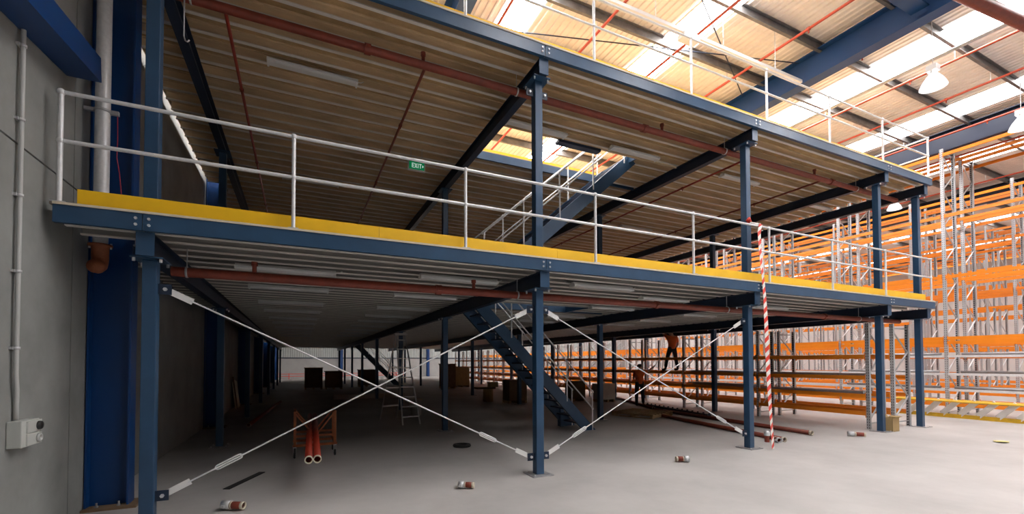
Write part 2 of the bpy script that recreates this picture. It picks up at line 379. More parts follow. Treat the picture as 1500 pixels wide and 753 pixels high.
# ------------------------------------------------------------------ mezzanine
def post(x, y, z0, z1, label, group, w=.07, lugs=None, detail=True):
    t = thing('mezzanine_post', label, 'post', (x, y, z0), group)
    MB().box(x - w, y - w, z0 + .015, x + w, y + w, z1 - .014).build('shaft', 'navy', t, bevel=.008 if detail else 0)
    MB().box(x - .185, y - .185, z0, x + .185, y + .185, z0 + .016).build('base_plate', 'steel', t)
    if detail:
        mb = MB()
        for sx in (-1, 1):
            for sy in (-1, 1):
                MB().hexa((x + sx * .14, y + sy * .14, z0 + .016), (0, 0, 1), .014, .016).build('anchor_bolt', 'zinc', t)
    cp = MB().box(x - .155, y - .19, z1 - .014, x + .155, y + .19, z1).build('cap_plate', 'navy', t)
    if detail:
        for sx in (-1, 1):
            for sy in (-1, 1):
                MB().hexa((x + sx * .125, y + sy * .15, z1 - .055), (0, 0, 1), .016, .04).build('bolt', 'zinc', cp)
        for s, zs in (lugs or {}).items():
            for z in zs:
                l = MB().box(x + s * w, y - .008, z - .06, x + s * (w + .13), y + .008, z + .06).build('brace_lug', 'navydark', t)
                MB().hexa((x + s * (w + .07), y - .035, z), (0, 1, 0), .022, .028).build('bolt', 'zinc', l)
    return t
LG = {0: {1: (2.72, .30)}, 1: {-1: (2.72, .30), 1: (2.72, .30)}, 2: {-1: (2.72, .32)}}
NM = ['left end front post', 'centre front post', 'taped front post', 'front post by the cardboard box', 'right corner post']
ZB1, ZB2 = 3.06, 6.56            # tops of posts
for i, x in enumerate(XC):
    post(x, YC[0], 0, ZB1, 'navy square %s of the lower level standing on floor' % NM[i], 'front mezzanine posts', lugs=LG.get(i))
    post(x, YC[0], D1 + .03, ZB2, 'navy square %s of the upper level standing on lower deck' % NM[i], 'front mezzanine posts', lugs={0: {1: (6.42,)}, 1: {-1: (6.36,), 1: (6.36,)}}.get(i))
    for j, y in enumerate(YC[1:]):
        post(x, y, 0, ZB1, 'navy interior post, %s behind the %s' % (ORD[j], NM[i]), 'interior mezzanine posts', detail=(j == 0))
    if i < 4:
        post(x, YC[1], D1 + .03, ZB2, 'navy upper level interior post behind the %s' % NM[i], 'interior mezzanine posts', detail=False)

# main beams running back
JY = [6.27 + .375 * k for k in range(112)]
for lev, (zb, dk) in enumerate(((ZB1, D1), (ZB2, D2))):
    for i, x in enumerate(XC):
        yb = YB if lev == 0 else 30
        t = thing('main_beam', 'navy main beam running back over the %s, under the %s deck' % (NM[i], ('lower', 'upper')[lev]), 'steel beam', (x, YF + .07, zb), 'mezzanine main beams')
        h = .262
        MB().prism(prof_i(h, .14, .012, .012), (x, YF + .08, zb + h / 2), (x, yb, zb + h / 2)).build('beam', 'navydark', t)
        MB().box(x - .085, YF + .062, zb, x + .085, YF + .08, zb + h).build('end_plate', 'navy', t)
        ja = [y for y in JY if y < (47 if lev == 0 else 24)]
        for y in ja[:100]:
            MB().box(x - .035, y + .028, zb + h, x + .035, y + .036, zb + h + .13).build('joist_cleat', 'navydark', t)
# edge beams
for lev, dk in enumerate((D1, D2)):
    xs = [-2.34] + XC[:4] + [XR]
    xs[1:5] = [-1.59, 3.602, 8.794, 13.986]
    wh = ['short piece at the concrete wall', 'span between the leftmost and centre posts', 'span between the centre and taped posts', 'span right of the red and white tape', 'short piece at the right corner']
    for i in range(5):
        a, b = xs[i] + (.004 if i else 0), xs[i + 1] - .004
        t = thing('edge_beam', 'navy channel edge beam of the %s deck, %s' % (('lower', 'upper')[lev], wh[i]), 'steel beam', ((a + b) / 2, YF, dk - .186), 'deck edge beams')
        MB().prism([(-p, q) for p, q in prof_c(.186, .06, .008)], (a, YF, dk - .093), (b, YF, dk - .093)).build('channel', 'navy', t)
        for xe, s in ((a, 1), (b, -1)):
            if xe in (a,) and i == 0: continue
            if i == 4 and s == -1: continue
            for dz in (-.035, .035):
                MB().hexa((xe + s * .055, YF - .018, dk - .093 + dz), (0, 1, 0), .016, .018).build('bolt', 'zinc', t)
# decks : boards, joists
def bands(y0, y1):
    out = []; y = y0
    for c in YWC:
        if c - .22 > y0 and c + .22 < y1 + .5:
            out.append((y, c - .22, 0)); out.append((c - .22, min(c + .22, y1), 1)); y = c + .22
    if y < y1: out.append((y, y1, 0))
    return out
XL = -2.372
for lev, dk in enumerate((D1, D2)):
    yb = YB if lev == 0 else 30
    hole = (3.9, 9.72, 7.15, 10.86) if lev == 0 else (3.86, 8.2, 7.45, 9.75)
    t = thing('mezzanine_deck', ('lower mezzanine deck of boards on close steel joists', 'upper mezzanine deck of brown boards on close joists with the stair opening')[lev], 'deck', (7, YF, dk))
    mb = MB()
    for a, b, n in bands(YF + .012, yb):
        xl = -1.95 if n or (lev == 0 and a < 7) and b > 6.8 and a > 6.7 else XL
        hx0, hy0, hx1, hy1 = hole
        a2 = a
        if a < hy1 and b > hy0:
            if a < hy0: mb.box(xl, a, dk, XR, hy0, dk + .028)
            aa, bb = max(a, hy0), min(b, hy1)
            mb.box(xl, aa, dk, hx0, bb, dk + .028); mb.box(hx1, aa, dk, XR, bb, dk + .028)
            if b > hy1: mb.box(xl, hy1, dk, XR, b, dk + .028)
        elif a < 6.5:
            mb.box(xl, a, dk, XR, 6.84, dk + .028); mb.box(-2.15, 6.84, dk, XR, b, dk + .028)
        else: mb.box(xl, a, dk, XR, b, dk + .028)
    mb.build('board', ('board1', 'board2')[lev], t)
    MB().box(-2.34, YF - .012, dk + .001, XR, YF + .012, dk + .026).build('edging', 'boardedge', t)
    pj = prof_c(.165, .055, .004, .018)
    js = [y for y in JY if y < yb - .2]
    rest = MB()
    for q, y in enumerate(js):
        xl = XL + .055
        if any(abs(y - c) < .27 for c in YWC) or 6.75 < y < 7.12: xl = -1.93
        spans = [(xl, XR - .01)]
        if hole[1] - .03 < y < hole[3] + .03: spans = [(xl, hole[0]), (hole[2], XR - .01)]
        mb = MB() if q < 100 else rest
        for a, b in spans:
            mb.prism(pj, (a, y, dk - .0835), (b, y, dk - .0835))
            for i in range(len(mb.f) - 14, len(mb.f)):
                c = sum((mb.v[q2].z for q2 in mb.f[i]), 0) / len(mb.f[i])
                mb.mi[i] = 1 if c < dk - .13 else 0  # lower faces get the colour with caught light painted in
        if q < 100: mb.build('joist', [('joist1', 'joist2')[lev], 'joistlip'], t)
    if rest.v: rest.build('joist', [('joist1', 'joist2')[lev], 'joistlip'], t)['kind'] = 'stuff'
    # trimmers round the opening
    hx0, hy0, hx1, hy1 = hole
    for p, q in (((hx0, hy1), (hx1 + 1.3, hy1)), ((hx1, hy0), (hx1, hy1))):
        MB().bar((*p, dk - .10), (*q, dk - .10), .05, .19).build('opening_trimmer', 'navy', t)
    MB().bar((hx0, hy0 - .03, dk - .10), (hx1 + 1.3, hy0 - .03, dk - .10), .05, .19).build('opening_trimmer', 'joist2' if lev else 'joist1', t)
    if lev:
        MB().box(5.2, hy0 - .07, dk - .26, 6.35, hy0 + .10, dk - .20).build('header_plate', 'navydark', t)
        mb = MB(); mb.box(hx0, hy1 + .03, dk + .03, hx1, hy1 + .045, dk + .10)
        mb.build('opening_toe_board', 'yellow', t)
    # toe board
    tb = thing('toe_board', 'yellow kick board along the front edge of the %s deck' % ('lower', 'upper')[lev], 'toe board', (7, 6.17, dk + .028))
    xs = [-2.2, 1.0, 3.9, 7.0, 10.1, 13.2, 16.1] if lev == 0 else [-2.2, 2.1, 5.2, 8.3, 11.4, 16.1]
    TT = .20 if lev == 0 else .165
    for a, b in zip(xs[:-1], xs[1:]): MB().box(a + .002, 6.165, dk + .028, b - .002, 6.175, dk + .028 + TT).build('board', 'yellow', tb)
    # handrail
    hr = thing('handrail', 'galvanised tubular handrail along the front of the %s deck' % ('lower', 'upper')[lev], 'handrail', (7, 6.06, dk + .028))
    px = [-2.305, -.077, 2.238, 4.60, 6.92, 9.17, 11.46, 13.79, 16.15]
    z0, zm, zt = dk + .028, dk + .69, dk + 1.21
    if lev: zt, zm = dk + 1.165, dk + .66
    for x in px:
        MB().tube((x, 6.06, z0 + .01), (x, 6.06, zt), .0235, 12).build('rail_post', 'galvrail', hr)
        q = MB().ball((x, 6.06, zt), .037, 12, 8).ball((x, 6.06, zm), .035, 12, 8).build('ball_joint', 'galvrail', hr)
        MB().box(x - .06, 6.02, z0, x + .06, 6.11, z0 + .012).build('foot_plate', 'galv', hr)
    MB().tube((px[0], 6.06, zt), (px[-1], 6.06, zt), .0215, 12).build('top_rail', 'galvrail', hr)
    MB().tube((px[0], 6.06, zm), (px[-1], 6.06, zm), .0215, 12).build('mid_rail', 'galvrail', hr)
    if lev:
        MB().tube((16.15, 6.06, zt), (16.15, 20, zt), .0215, 10).build('side_top_rail', 'galvrail', hr)
        MB().tube((16.15, 6.06, zm), (16.15, 20, zm), .0215, 10).build('side_mid_rail', 'galvrail', hr)
        for y in (8.4, 10.7, 13.0, 15.3, 17.6, 19.9):
            MB().tube((16.15, y, z0), (16.15, y, zt), .0235, 10).build('rail_post', 'galvrail', hr)

# brace rods
def brace(x0, z0, x1, z1, label, tb_at, y=6.32):
    t = thing('brace_rod', label, 'brace rod', ((x0 + x1) / 2, y, 0), 'cross bracing rods')
    p, q = Vector((x0, y, z0)), Vector((x1, y, z1)); d = (q - p).normalized()
    yo = Vector((0, .016, 0))
    for a, s in ((p, 1), (q, -1)):
        MB().bar(a + yo + d * s * .03, a + yo + d * s * .30, .012, .075).build('end_plate', 'white', t)
    MB().tube(p + d * .27 + yo, q - d * .27 + yo, .0105, 8).build('rod', 'galvrail', t)
    c = p + (q - p) * tb_at + yo; n = Vector((0, 1, 0)).cross(d).normalized()
    pts = []
    L, r = .15, .026
    for k in range(7): a = -PI / 2 + PI * k / 6; pts.append(c + d * (L - .02 + r * math.cos(a)) + n * r * math.sin(a))
    for k in range(7): a = PI / 2 + PI * k / 6; pts.append(c - d * (L - .02) + d * r * math.cos(a) + n * r * math.sin(a))
    MB().sweep(pts, .009, 8, closed=True).build('turnbuckle', 'galvrail', t)
    mid = p + (q - p) * .52 + yo
    return t
brace(-1.44, 2.72, 3.47, .30, 'steel brace rod falling from the leftmost post to the foot of the centre post', .845)
brace(-1.44, .30, 3.47, 2.72, 'steel brace rod rising from the foot of the leftmost post to the centre post', .135)
brace(3.75, 2.72, 8.66, .32, 'steel brace rod falling from the centre post to the foot of the taped post', .86)
brace(3.75, .30, 8.66, 2.72, 'steel brace rod rising from the foot of the centre post to the taped post', .14)

# deck sprinkler mains and branches
def main_pipe(z, label, couplings, heads, x0=-1.46, x1=15.8, y=6.66):
    t = thing('sprinkler_main', label, 'pipe', (7, y, z))
    MB().tube((x0, y, z), (x1, y, z), .062, 16).build('pipe', 'redpipe', t)
    for x in couplings:
        MB().tube((x - .045, y, z), (x + .045, y, z), .078, 16).box(x - .03, y - .1, z - .02, x + .03, y + .1, z + .02).build('coupling', 'redpipe', t)
    for x in heads:
        MB().tube((x, y, z + .03), (x, y, z + .17), .028, 10).tube((x, y, z + .15), (x, y, z + .20), .04, 8).build('riser', 'redpipe', t)
    for x in (-1.3, 3.4, 8.6, 13.75):
        MB().tube((x, y, z + .06), (x, y, z + .30), .007, 6).lathe([(.064, -.012), (.072, -.012), (.072, .012), (.064, .012)], (x, y, z), 16, (1, 0, 0)).build('hanger', 'galv', t)
main_pipe(3.0, 'red sprinkler main running along just under the front of the lower deck', (2.0, 6.55, 12.2), (-.55, 2.6))
main_pipe(6.54, 'red sprinkler main running along just under the front of the upper deck', (.9, 6.28, 12.6), (1.75, 6.75, 11.9))
for i, (x, d) in enumerate([(-.93, 'far left beside the navy beam'), (1.80, 'running back past the exit sign'), (9.43, 'right of the third main beam'), (12.35, 'under the right part of the deck')]):
    t = thing('sprinkler_branch', 'thin red sprinkler branch pipe under the upper deck, %s' % d, 'pipe', (x, 6.7, 6.55), 'upper deck sprinkler branches')
    MB().tube((x, 6.66, 6.56), (x, 22, 6.56), .024, 10).build('pipe', ('brightred', 'redpipe')[i % 2], t)
    for y in (8.6, 11.6, 14.6):
        MB().tube((x, y - .025, 6.56), (x, y + .025, 6.56), .034, 10).tube((x, y, 6.56), (x, y, 6.49), .012, 6).build('sprinkler_head', 'redpipe', t)
tag(MB().tube((-1.36, 6.62, 6.83), (-1.36, 6.62, 6.0), .009, 8).sweep([(-1.36, 6.62, 6.0), (-1.345, 6.62, 5.95), (-1.32, 6.62, 5.94), (-1.30, 6.62, 5.97)], .009, 8).build('hook_rod', 'galv'), 'small hooked steel rod hanging beside the leftmost upper post', 'hook')

# fluorescent battens
def batten(x, y, z, L):
    t = thing('hanging_batten', '', 'light fitting', (x, y, z), '')
    MB().box(x - L / 2, y - .04, z + .045, x + L / 2, y + .04, z + .085).build('housing', 'white', t)
    MB().prism([(-.085, .045), (-.08, .015), (-.05, 0), (.05, 0), (.08, .015), (.085, .045)], (x - L / 2 + .03, y, z), (x + L / 2 - .03, y, z)).build('diffuser', 'diffuser', t)
    for s in (-1, 1):
        MB().box(x + s * (L / 2 - .03), y - .09, z - .004, x + s * L / 2, y + .09, z + .05).build('end_cap', 'white', t)
    MB().sweep([(x + L / 2, y, z + .05), (x + L / 2 + .06, y, z + .06), (x + L / 2 + .10, y, z + .085)], .008, 6).build('cable', 'white', t)
    return t
b0 = batten(-.17, 7.6, 3.262, 1.42)
first = True
for cx, ylist, d in ((-.17, [7.6 + 2.06 * k for k in range(10)], 'left wall line'), (2.55, [7.36 + 2.2 * k for k in range(9)], 'left of centre beam'),
                     (7.7, [7.75 + 2.05 * k for k in range(6)], 'left of taped post beam'), (5.35, [6.95], 'just right of centre post'), (11.4, [7.8 + 2.05 * k for k in range(5)], 'right of taped post beam')):
    for k, y in enumerate(ylist):
        yy = y
        lb = 'white batten under the lower deck, %s from front, %s' % (ORD[k], d)
        yy = min(JY, key=lambda q: abs(q - y)) - .19
        if first: b0.location = (cx, yy, 3.262); b0['label'] = lb; b0['group'] = 'battens under the lower deck'; first = False
        else: copy_tree(b0, (cx, yy, 3.262), None, lb, 'battens under the lower deck')
for x, y, d in ((.2, 8.25, 'large near one at upper left'), (.27, 12.87, 'faint one far back at left'), (7.2, 7.98, 'right of the stair opening edge'), (4.55, 7.98, 'behind the centre post at the opening edge'),
                (10.85, 8.3, 'just left of the taped post'), (14.95, 8.45, 'near the right corner'), (7.0, 12.9, 'far back behind the third main beam'), (11.3, 12.8, 'far back right of the taped post')):
    copy_tree(b0, (x, min(JY, key=lambda q: abs(q - y)) - .19, 6.752), None, 'white batten under the upper deck, %s' % d, 'battens under the upper deck')

# exit sign
t = thing('exit_sign', 'green exit sign with white letters hanging under the upper deck', 'exit sign', (2.46, 9.95, 6.30))
MB().box(2.255, 9.93, 6.30, 2.665, 9.98, 6.55).build('frame', 'white', t, bevel=.006)
MB().box(2.285, 9.925, 6.335, 2.64, 9.931, 6.515).build('face', 'signgreen', t)
mb = MB(); yb, zb_, zt_ = 9.922, 6.37, 6.475
def st(x0, z0, x1, z1, w=.014): mb.bar((x0, yb, z0), (x1, yb, z1), .006, w)
x = 2.345
mb.box(x, yb - .003, zb_, x + .014, yb + .003, zt_)
for z in (zb_ + .007, (zb_ + zt_) / 2, zt_ - .007): mb.box(x, yb - .003, z - .007, x + .055, yb + .003, z + .007)
st(2.415, zb_, 2.465, zt_); st(2.465, zb_, 2.415, zt_)
mb.box(2.485, yb - .003, zb_, 2.499, yb + .003, zt_)
mb.box(2.537, yb - .003, zb_, 2.551, yb + .003, zt_); mb.box(2.514, yb - .003, zt_ - .014, 2.574, yb + .003, zt_)
mb._add([(2.59, yb - .002, 6.385), (2.625, yb - .002, 6.42), (2.59, yb - .002, 6.455)], [(0, 1, 2)])
mb.build('lettering', 'signwhite', t)
for x in (2.33, 2.59): MB().tube((x, 9.955, 6.55), (x, 9.955, 6.85), .006, 6).build('hanger', 'galv', t)

# ------------------------------------------------------------------ stairs
def stair(name, label, x0, z0, x1, z1, ya, yb, rail_h=.95, n=17):
    t = thing('staircase', label, 'staircase', (x0, (ya + yb) / 2, z0))
    d = Vector((x1 - x0, 0, z1 - z0)); L = d.length; u = d.normalized()
    nrm = Vector((-u.z, 0, u.x)) if u.x > 0 else Vector((u.z, 0, -u.x))
    nrm = nrm if nrm.z > 0 else -nrm
    for yy, s in ((ya, 1), (yb, -1)):
        p = Vector((x0, yy, z0)) - nrm * .14; q = Vector((x1, yy, z1)) - nrm * .14
        # channel stringer, its foot cut level with the floor
        hx = .14 / abs(u.z) if abs(u.z) > .1 else 0
        sg = 1 if u.x > 0 else -1
        k = .28 / abs(u.z)
        vs = []
        for wy in (yy - .008, yy + .008):
            vs += [(x0, wy, z0), (x0 + sg * k, wy, z0), (x1 + sg * (k if u.x < 0 else k) * .55, wy, z1 - k * .45 * abs(u.z / u.x)), (x1, wy, z1)]
        mb = MB(); mb._add(vs, [(0, 1, 2, 3), (7, 6, 5, 4), (0, 4, 5, 1), (1, 5, 6, 2), (2, 6, 7, 3), (3, 7, 4, 0)])
        a, b = Vector((x0, yy + s * .035, z0)), Vector((x1, yy + s * .035, z1))
        mb.bar(a + u * .2, b, .07, .012, nrm)
        a2, b2 = a - nrm * .27, b - nrm * .27
        mb.bar(a2 + u * .35, b2 - u * .02, .07, .012, nrm)
        mb.build('stringer', 'navy', t)
    for k in range(1, n):
        f = k / n
        c = Vector((x0, 0, z0)) + d * f; sg = 1 if u.x > 0 else -1
        MB().box(c.x - .03 * sg, ya + .02, c.z - .05, c.x + sg * .24, yb - .02, c.z - .015).build('tread', 'navydark', t)
    for yy in (ya, yb):
        base = Vector((x0, yy, z0)); up = Vector((0, 0, 1))
        for h, nm in ((rail_h, 'top_rail'), (rail_h * .52, 'mid_rail')):
            pts = [base + u * .12 + up * (h - .18), base + u * .12 + up * h + u * .1, Vector((x1, yy, z1)) + up * h]
            MB().sweep([base + u * .10 + up * h, Vector((x1, yy, z1)) + up * h], .018, 8).build(nm, 'galvrail', t)
        for k in range(5):
            c = base + d * (.03 + .235 * k)
            mb = MB().tube(c - up * .12, c + up * rail_h, .019, 8).ball(c + up * rail_h, .03, 8, 6).ball(c + up * rail_h * .52, .03, 8, 6)
            mb.build('rail_post', 'galvrail', t)
    return t
st1 = stair('s', 'navy steel staircase rising from the floor to the lower deck behind the centre post', 7.40, 0, 3.92, 3.51, 9.80, 10.78)
stair('s', 'navy steel staircase rising from the lower deck to the opening in the upper deck', 3.42, 3.54, 7.42, 7.0, 8.45, 9.52)
copy_tree(st1, (7.35, 34.6, 0), None, 'dark distant staircase seen beyond the crossing rods left of the step ladder')
mb = MB().box(6.85, 10.70, 0, 6.95, 10.86, .55).build('stair_prop', 'navy')
tag(mb, 'short navy stub post under the far stringer of the lower staircase', 'post')

# ------------------------------------------------------------------ pallet racking
def rack(x0, x1, ys, top, levels, label, nparts=100, dark=False, beam_h=.105, silver=()):
    t = thing('pallet_rack', label, 'rack', (x0, ys[0], 0), 'pallet racks')
    # upright frame : two perforated channel posts, feet; bracing as its own piece
    fr = MB()
    for x, s in ((x0, 1), (x1, -1)):
        pr = [(-.045, 0), (.045, 0), (.045, .07), (.03, .07), (.03, .012), (-.03, .012), (-.03, .07), (-.045, .07)]
        vs = []
        for z in (0, top): vs += [(x + s * b, ys[0] + a, z) for a, b in pr]
        n = len(pr); fr._add(vs, [(i, (i + 1) % n, n + (i + 1) % n, n + i) for i in range(n)] + [tuple(range(n, 2 * n))])
        fr.box(x - .07 + s * .03, ys[0] - .07, 0, x + .07 + s * .03, ys[0] + .07, .008)
    f0 = fr.build('upright_frame', 'upright', t)
    br = MB(); z = .25; s = 0; dz = (top - .4) / max(2, round((top - .4) / .62))
    br.bar((x0 + .04, ys[0], .16), (x1 - .04, ys[0], .16), .025, .035)
    while z + dz < top:
        a, b = ((x0 + .04), (x1 - .04)) if s % 2 == 0 else ((x1 - .04), (x0 + .04))
        br.bar((a, ys[0] - .012 + .024 * (s % 2), z), (b, ys[0] - .012 + .024 * (s % 2), z + dz), .022, .035, (0, 1, 0)); z += dz; s += 1
    br.bar((x0 + .04, ys[0], top - .12), (x1 - .04, ys[0], top - .12), .025, .035)
    b0 = br.build('bracing', 'galv', f0)
    L = ys[1] - ys[0]
    def bm(x, s):
        m = MB(); m.prism([(-.022, -beam_h / 2), (.022, -beam_h / 2), (.022, beam_h / 2 - .03), (.008, beam_h / 2 - .026), (.008, beam_h / 2), (-.022, beam_h / 2)] if s > 0 else
                          [(-.022, -beam_h / 2), (.022, -beam_h / 2), (.022, beam_h / 2), (-.008, beam_h / 2), (-.008, beam_h / 2 - .026), (-.022, beam_h / 2 - .03)],
                          (x - s * .012, ys[0] + .046, 0), (x - s * .012, ys[1] - .046, 0))
        for y in (ys[0] + .048, ys[1] - .052): m.box(x - s * .035, y - .002, -.11, x + s * .012, y + .004, .09)
        return m
    protos = []; sil = []
    for x, s in ((x0, 1), (x1, -1)):
        o = bm(x, s).build('beam', 'orange', t); protos.append((o, x, s))
        if silver:
            m = MB(); m.prism(rect(-.022, -.02, .022, .05), (x - s * .012, ys[0] + .046, 0), (x - s * .012, ys[1] - .046, 0)); sil.append(m.build('beam', 'galvrail', t))
        else: sil.append(None)
    used = set(); cnt = 0; rest = MB()
    for j in range(1, len(ys)):
        c = part_copy(f0, t, (0, ys[j] - ys[0], 0)); d = b0.copy(); COL.objects.link(d); d.parent = c
    for j in range(len(ys) - 1):
        for z in levels:
            for pi_, (o, x, s) in enumerate(protos):
                if cnt < nparts:
                    if z in silver:
                        if ('s', pi_) not in used: sil[pi_].location = (0, ys[j] - ys[0], z); used.add(('s', pi_))
                        else: part_copy(sil[pi_], t, (0, ys[j] - ys[0], z))
                    elif pi_ not in used: o.location = (0, ys[j] - ys[0], z); used.add(pi_)
                    else: part_copy(o, t, (0, ys[j] - ys[0], z))
                else:
                    rest.bar((x - s * .012, ys[j] + .046, z), (x - s * .012, ys[j + 1] - .046, z), .045, beam_h)
                cnt += 1
    if rest.v: rest.build('beam', 'orange', t)['kind'] = 'stuff'
    return t
yA = [6.5, 9.75, 13.2, 16.6, 20.0, 23.4, 26.8, 30.2, 33.6, 37.0, 40.4, 43.8]
lvA = [.42, .90, 1.40, 1.99]
rack(14.16, 14.97, [6.68 + 3.15 * k for k in range(12)], 2.9, lvA, 'low orange rack row under the deck, front upright left of the cardboard box post')
rack(15.05, 15.93, [6.52 + 3.17 * k for k in range(12)], 2.9, lvA, 'second low orange rack row, its end frame between the two right posts')
yB = [3.95 + 3.165 * k for k in range(15)]
lvB = [.40, .87, 1.40, 2.0, 2.48, 2.62, 4.69, 6.76, 8.86]
rack(19.86, 20.75, yB, 9.08, lvB, 'tall orange pallet rack row nearest the deck, behind the yellow stairs', silver=(.87, 1.40, 2.0))
rack(21.26, 22.15, yB, 9.08, lvB, 'tall orange pallet rack row back to back behind the nearest tall row')
lvC = [.5, 2.55, 4.7, 6.76, 8.8]
for x, d in ((25.6, 'third tall orange rack row from the deck, across the second aisle'), (27.0, 'fourth tall orange rack row from the deck'), (33.4, 'fifth tall orange rack row from the deck, seen beyond the second aisle'), (34.9, 'sixth tall orange rack row from the deck'), (41.0, 'seventh tall orange rack row from the deck, very far off'), (42.5, 'farthest tall orange rack row towards the right wall')):
    rack(x, x + .9, yB[:13], 9.1, lvC, d)

# stock lying on the racks
k = 0
for x0, x1, z, y0, y1, d in [(14.22, 14.26, .955, 6.8, 9.75, 0), (14.4, 14.45, .955, 6.85, 9.8, 0), (14.6, 14.64, .955, 6.8, 9.5, 0), (14.24, 14.24, 1.455, 7.4, 9.8, 0), (14.5, 14.46, 1.455, 6.85, 9.75, 0), (14.24, 14.28, 1.455, 10.05, 12.7, 0), (14.55, 14.5, 1.455, 10.1, 12.8, 0), (14.34, 14.4, .955, 10.05, 12.7, 0)]:
    o = MB().bar((x0, y0, z + .03), (x1, y1, z + .03), .06, .06).build('steel_section', 'steel')
    tag(o, 'grey steel section on the low rack, %s of the lengths in its near bays' % ORD[k], 'steel section', 'steel lengths on the low rack'); k += 1
o = MB().box(14.18, 10.05, 1.017, 14.80, 12.75, 1.07).build('steel_sheet', 'steel'); tag(o, 'flat grey sheet bundle lying on top of steel lengths on the low rack', 'sheet')
k = 0
for (z, xs) in ((.452, (20.02, 20.15, 20.3, 20.45)), (.922, (20.02, 20.15, 20.35, 20.5)), (1.452, (20.02, 20.2, 20.42)), (2.052, (20.03, 20.3))):
    for x in xs:
        y0 = 4.05 + random.uniform(0, .25); y1 = 7.0 - random.uniform(0, .3)
        if k % 3 == 2: y0, y1 = 7.25 + random.uniform(0, .2), 10.2 - random.uniform(0, .2)
        o = MB().pipe((x, y0, z + .045), (x + random.uniform(-.04, .04), y1, z + .045), .045, .006, 10).build('steel_tube', 'steel')
        tag(o, 'grey steel tube on the nearest tall rack, %s counted from its lowest shelf' % ORD[k], 'tube', 'steel tubes on the nearest tall rack'); k += 1

# yellow stair flight lying on the floor
t = thing('lying_stair_flight', 'yellow stair flight with white treads lying on the floor before the racks', 'stair flight', (19.5, 6.5, 0))
A0, A1 = Vector((19.62, 8.6, .06)), Vector((19.42, 3.4, .06))
B0, B1 = Vector((19.50, 8.3, .57)), Vector((19.30, 3.1, .57))
MB().prism([(-.05, -.06), (.05, -.06), (.05, .06), (-.05, .06)], A0, A1).build('stringer', 'oldyellow', t)
MB().prism([(-.04, -.02), (.14, -.05), (.14, -.02), (-.04, .03)], B0, B1).build('stringer', 'oldyellow', t)
for k in range(12):
    f = (k + .6) / 12
    a = A0 + (A1 - A0) * f + Vector((-.02, .10, .05)); b = B0 + (B1 - B0) * f + Vector((-.02, -.04, .0))
    MB().prism([(-.012, -.085), (.012, -.085), (.012, .085), (-.012, .085)], a, b, (.3, 1, 0)).build('tread', 'white', t)

# ------------------------------------------------------------------ hazard tape hanging at the third front post
t = thing('hazard_tape', 'red and white striped hazard tape hanging from the lower handrail beside a front post', 'tape', (9.0, 5.97, 0))
cl = [(8.86, 6.025, 4.76), (8.83, 6.02, 4.72), (8.79, 6.02, 4.55), (8.80, 6.01, 4.2), (8.82, 6.0, 3.9), (8.85, 5.985, 3.55), (8.88, 5.98, 3.2), (8.90, 5.97, 2.6), (8.92, 5.97, 2.0), (8.955, 5.97, 1.3), (9.0, 5.97, .7), (9.04, 5.97, .25), (9.055, 5.97, .02)]
seg = []
for a, b in zip(cl[:-1], cl[1:]):
    a, b = Vector(a), Vector(b); n = max(1, int((b - a).length / .02))
    for i in range(n): seg.append(a + (b - a) * i / n)
seg.append(Vector(cl[-1]))
mb = MB(); w = .055; s = 0.0
def at(sv):
    acc = 0
    for a, b in zip(seg[:-1], seg[1:]):
        l = (b - a).length
        if acc + l >= sv: return a + (b - a) * ((sv - acc) / l)
        acc += l
    return seg[-1]
tot = sum((b - a).length for a, b in zip(seg[:-1], seg[1:])); k = 0
def wd(sv): tw = .35 * math.sin(sv * 1.7); return Vector((w * math.cos(tw), w * math.sin(tw) * .5, 0))
while s < tot + .15:
    e = s + .102
    q = []
    for sv, sd in ((s, -1), (s - .09, 1), (e - .09, 1), (e, -1)):
        c = max(0, min(tot, sv)); q.append(at(c) + wd(c) * sd)
    mb.cur = k % 2
    mb._add(q, [(0, 1, 2, 3)]); s = e; k += 1
o = mb.build('ribbon', ['tapered', 'tapewhite'], t)
md = o.modifiers.new('thick', 'SOLIDIFY'); md.thickness = .002
mb = MB(); mb.cur = 0
mb.sweep([(8.72, 6.24, 4.86), (8.73, 6.20, 4.9), (8.80, 6.235, 4.86), (8.74, 6.24, 4.80)], [.03, .045, .045, .03], 8); mb.cur = 1
mb.sweep([(8.76, 6.20, 4.82), (8.83, 6.10, 4.77), (8.86, 6.04, 4.75)], [.03, .03, .03], 8)
mb.build('knot', ['tapered', 'tapewhite'], t)

# ------------------------------------------------------------------ floor clutter
def fitting(x, y, ang, L, r, label, flip=False):
    t = thing('pipe_offcut', label, 'pipe fitting', (x, y, 0), 'pipe offcuts on the floor')
    d = Vector((math.cos(ang), math.sin(ang), 0)); c = Vector((x, y, r + .004))
    if flip: d = -d
    a, b = c - d * L / 2, c + d * L / 2
    MB().pipe(a + d * L * .3, b, r * .8, .008, 18).build('red_stub', 'redpipe', t)
    MB().pipe(b - d * .02, b + d * .015, r * .82, .01, 18).pipe(a + d * L * .42, a + d * L * .5, r * .84, .008, 18).build('bare_end', 'cream', t)
    cp = MB().pipe(a, a + d * L * .40, r, .014, 18).build('coupling', 'galv', t)
    for s in (-1, 1):
        n = Vector((-d.y, d.x, 0)) * s
        MB().bar(a + d * L * .2 + n * r, a + d * L * .2 + n * (r + .03), .04, .03).build('clamp_ear', 'galv', cp)
    return t
yawr = -.43
fitting(-.74, 6.42, yawr - .12, .27, .058, 'grey coupling with red pipe stub on the floor at bottom left')
fitting(2.24, 6.06, yawr - .15, .22, .052, 'grey coupling with short red stub on the floor left of the centre post')
fitting(6.45, 5.95, yawr - .05, .22, .058, 'grey coupling with dark red end on the open floor right of the centre post', True)
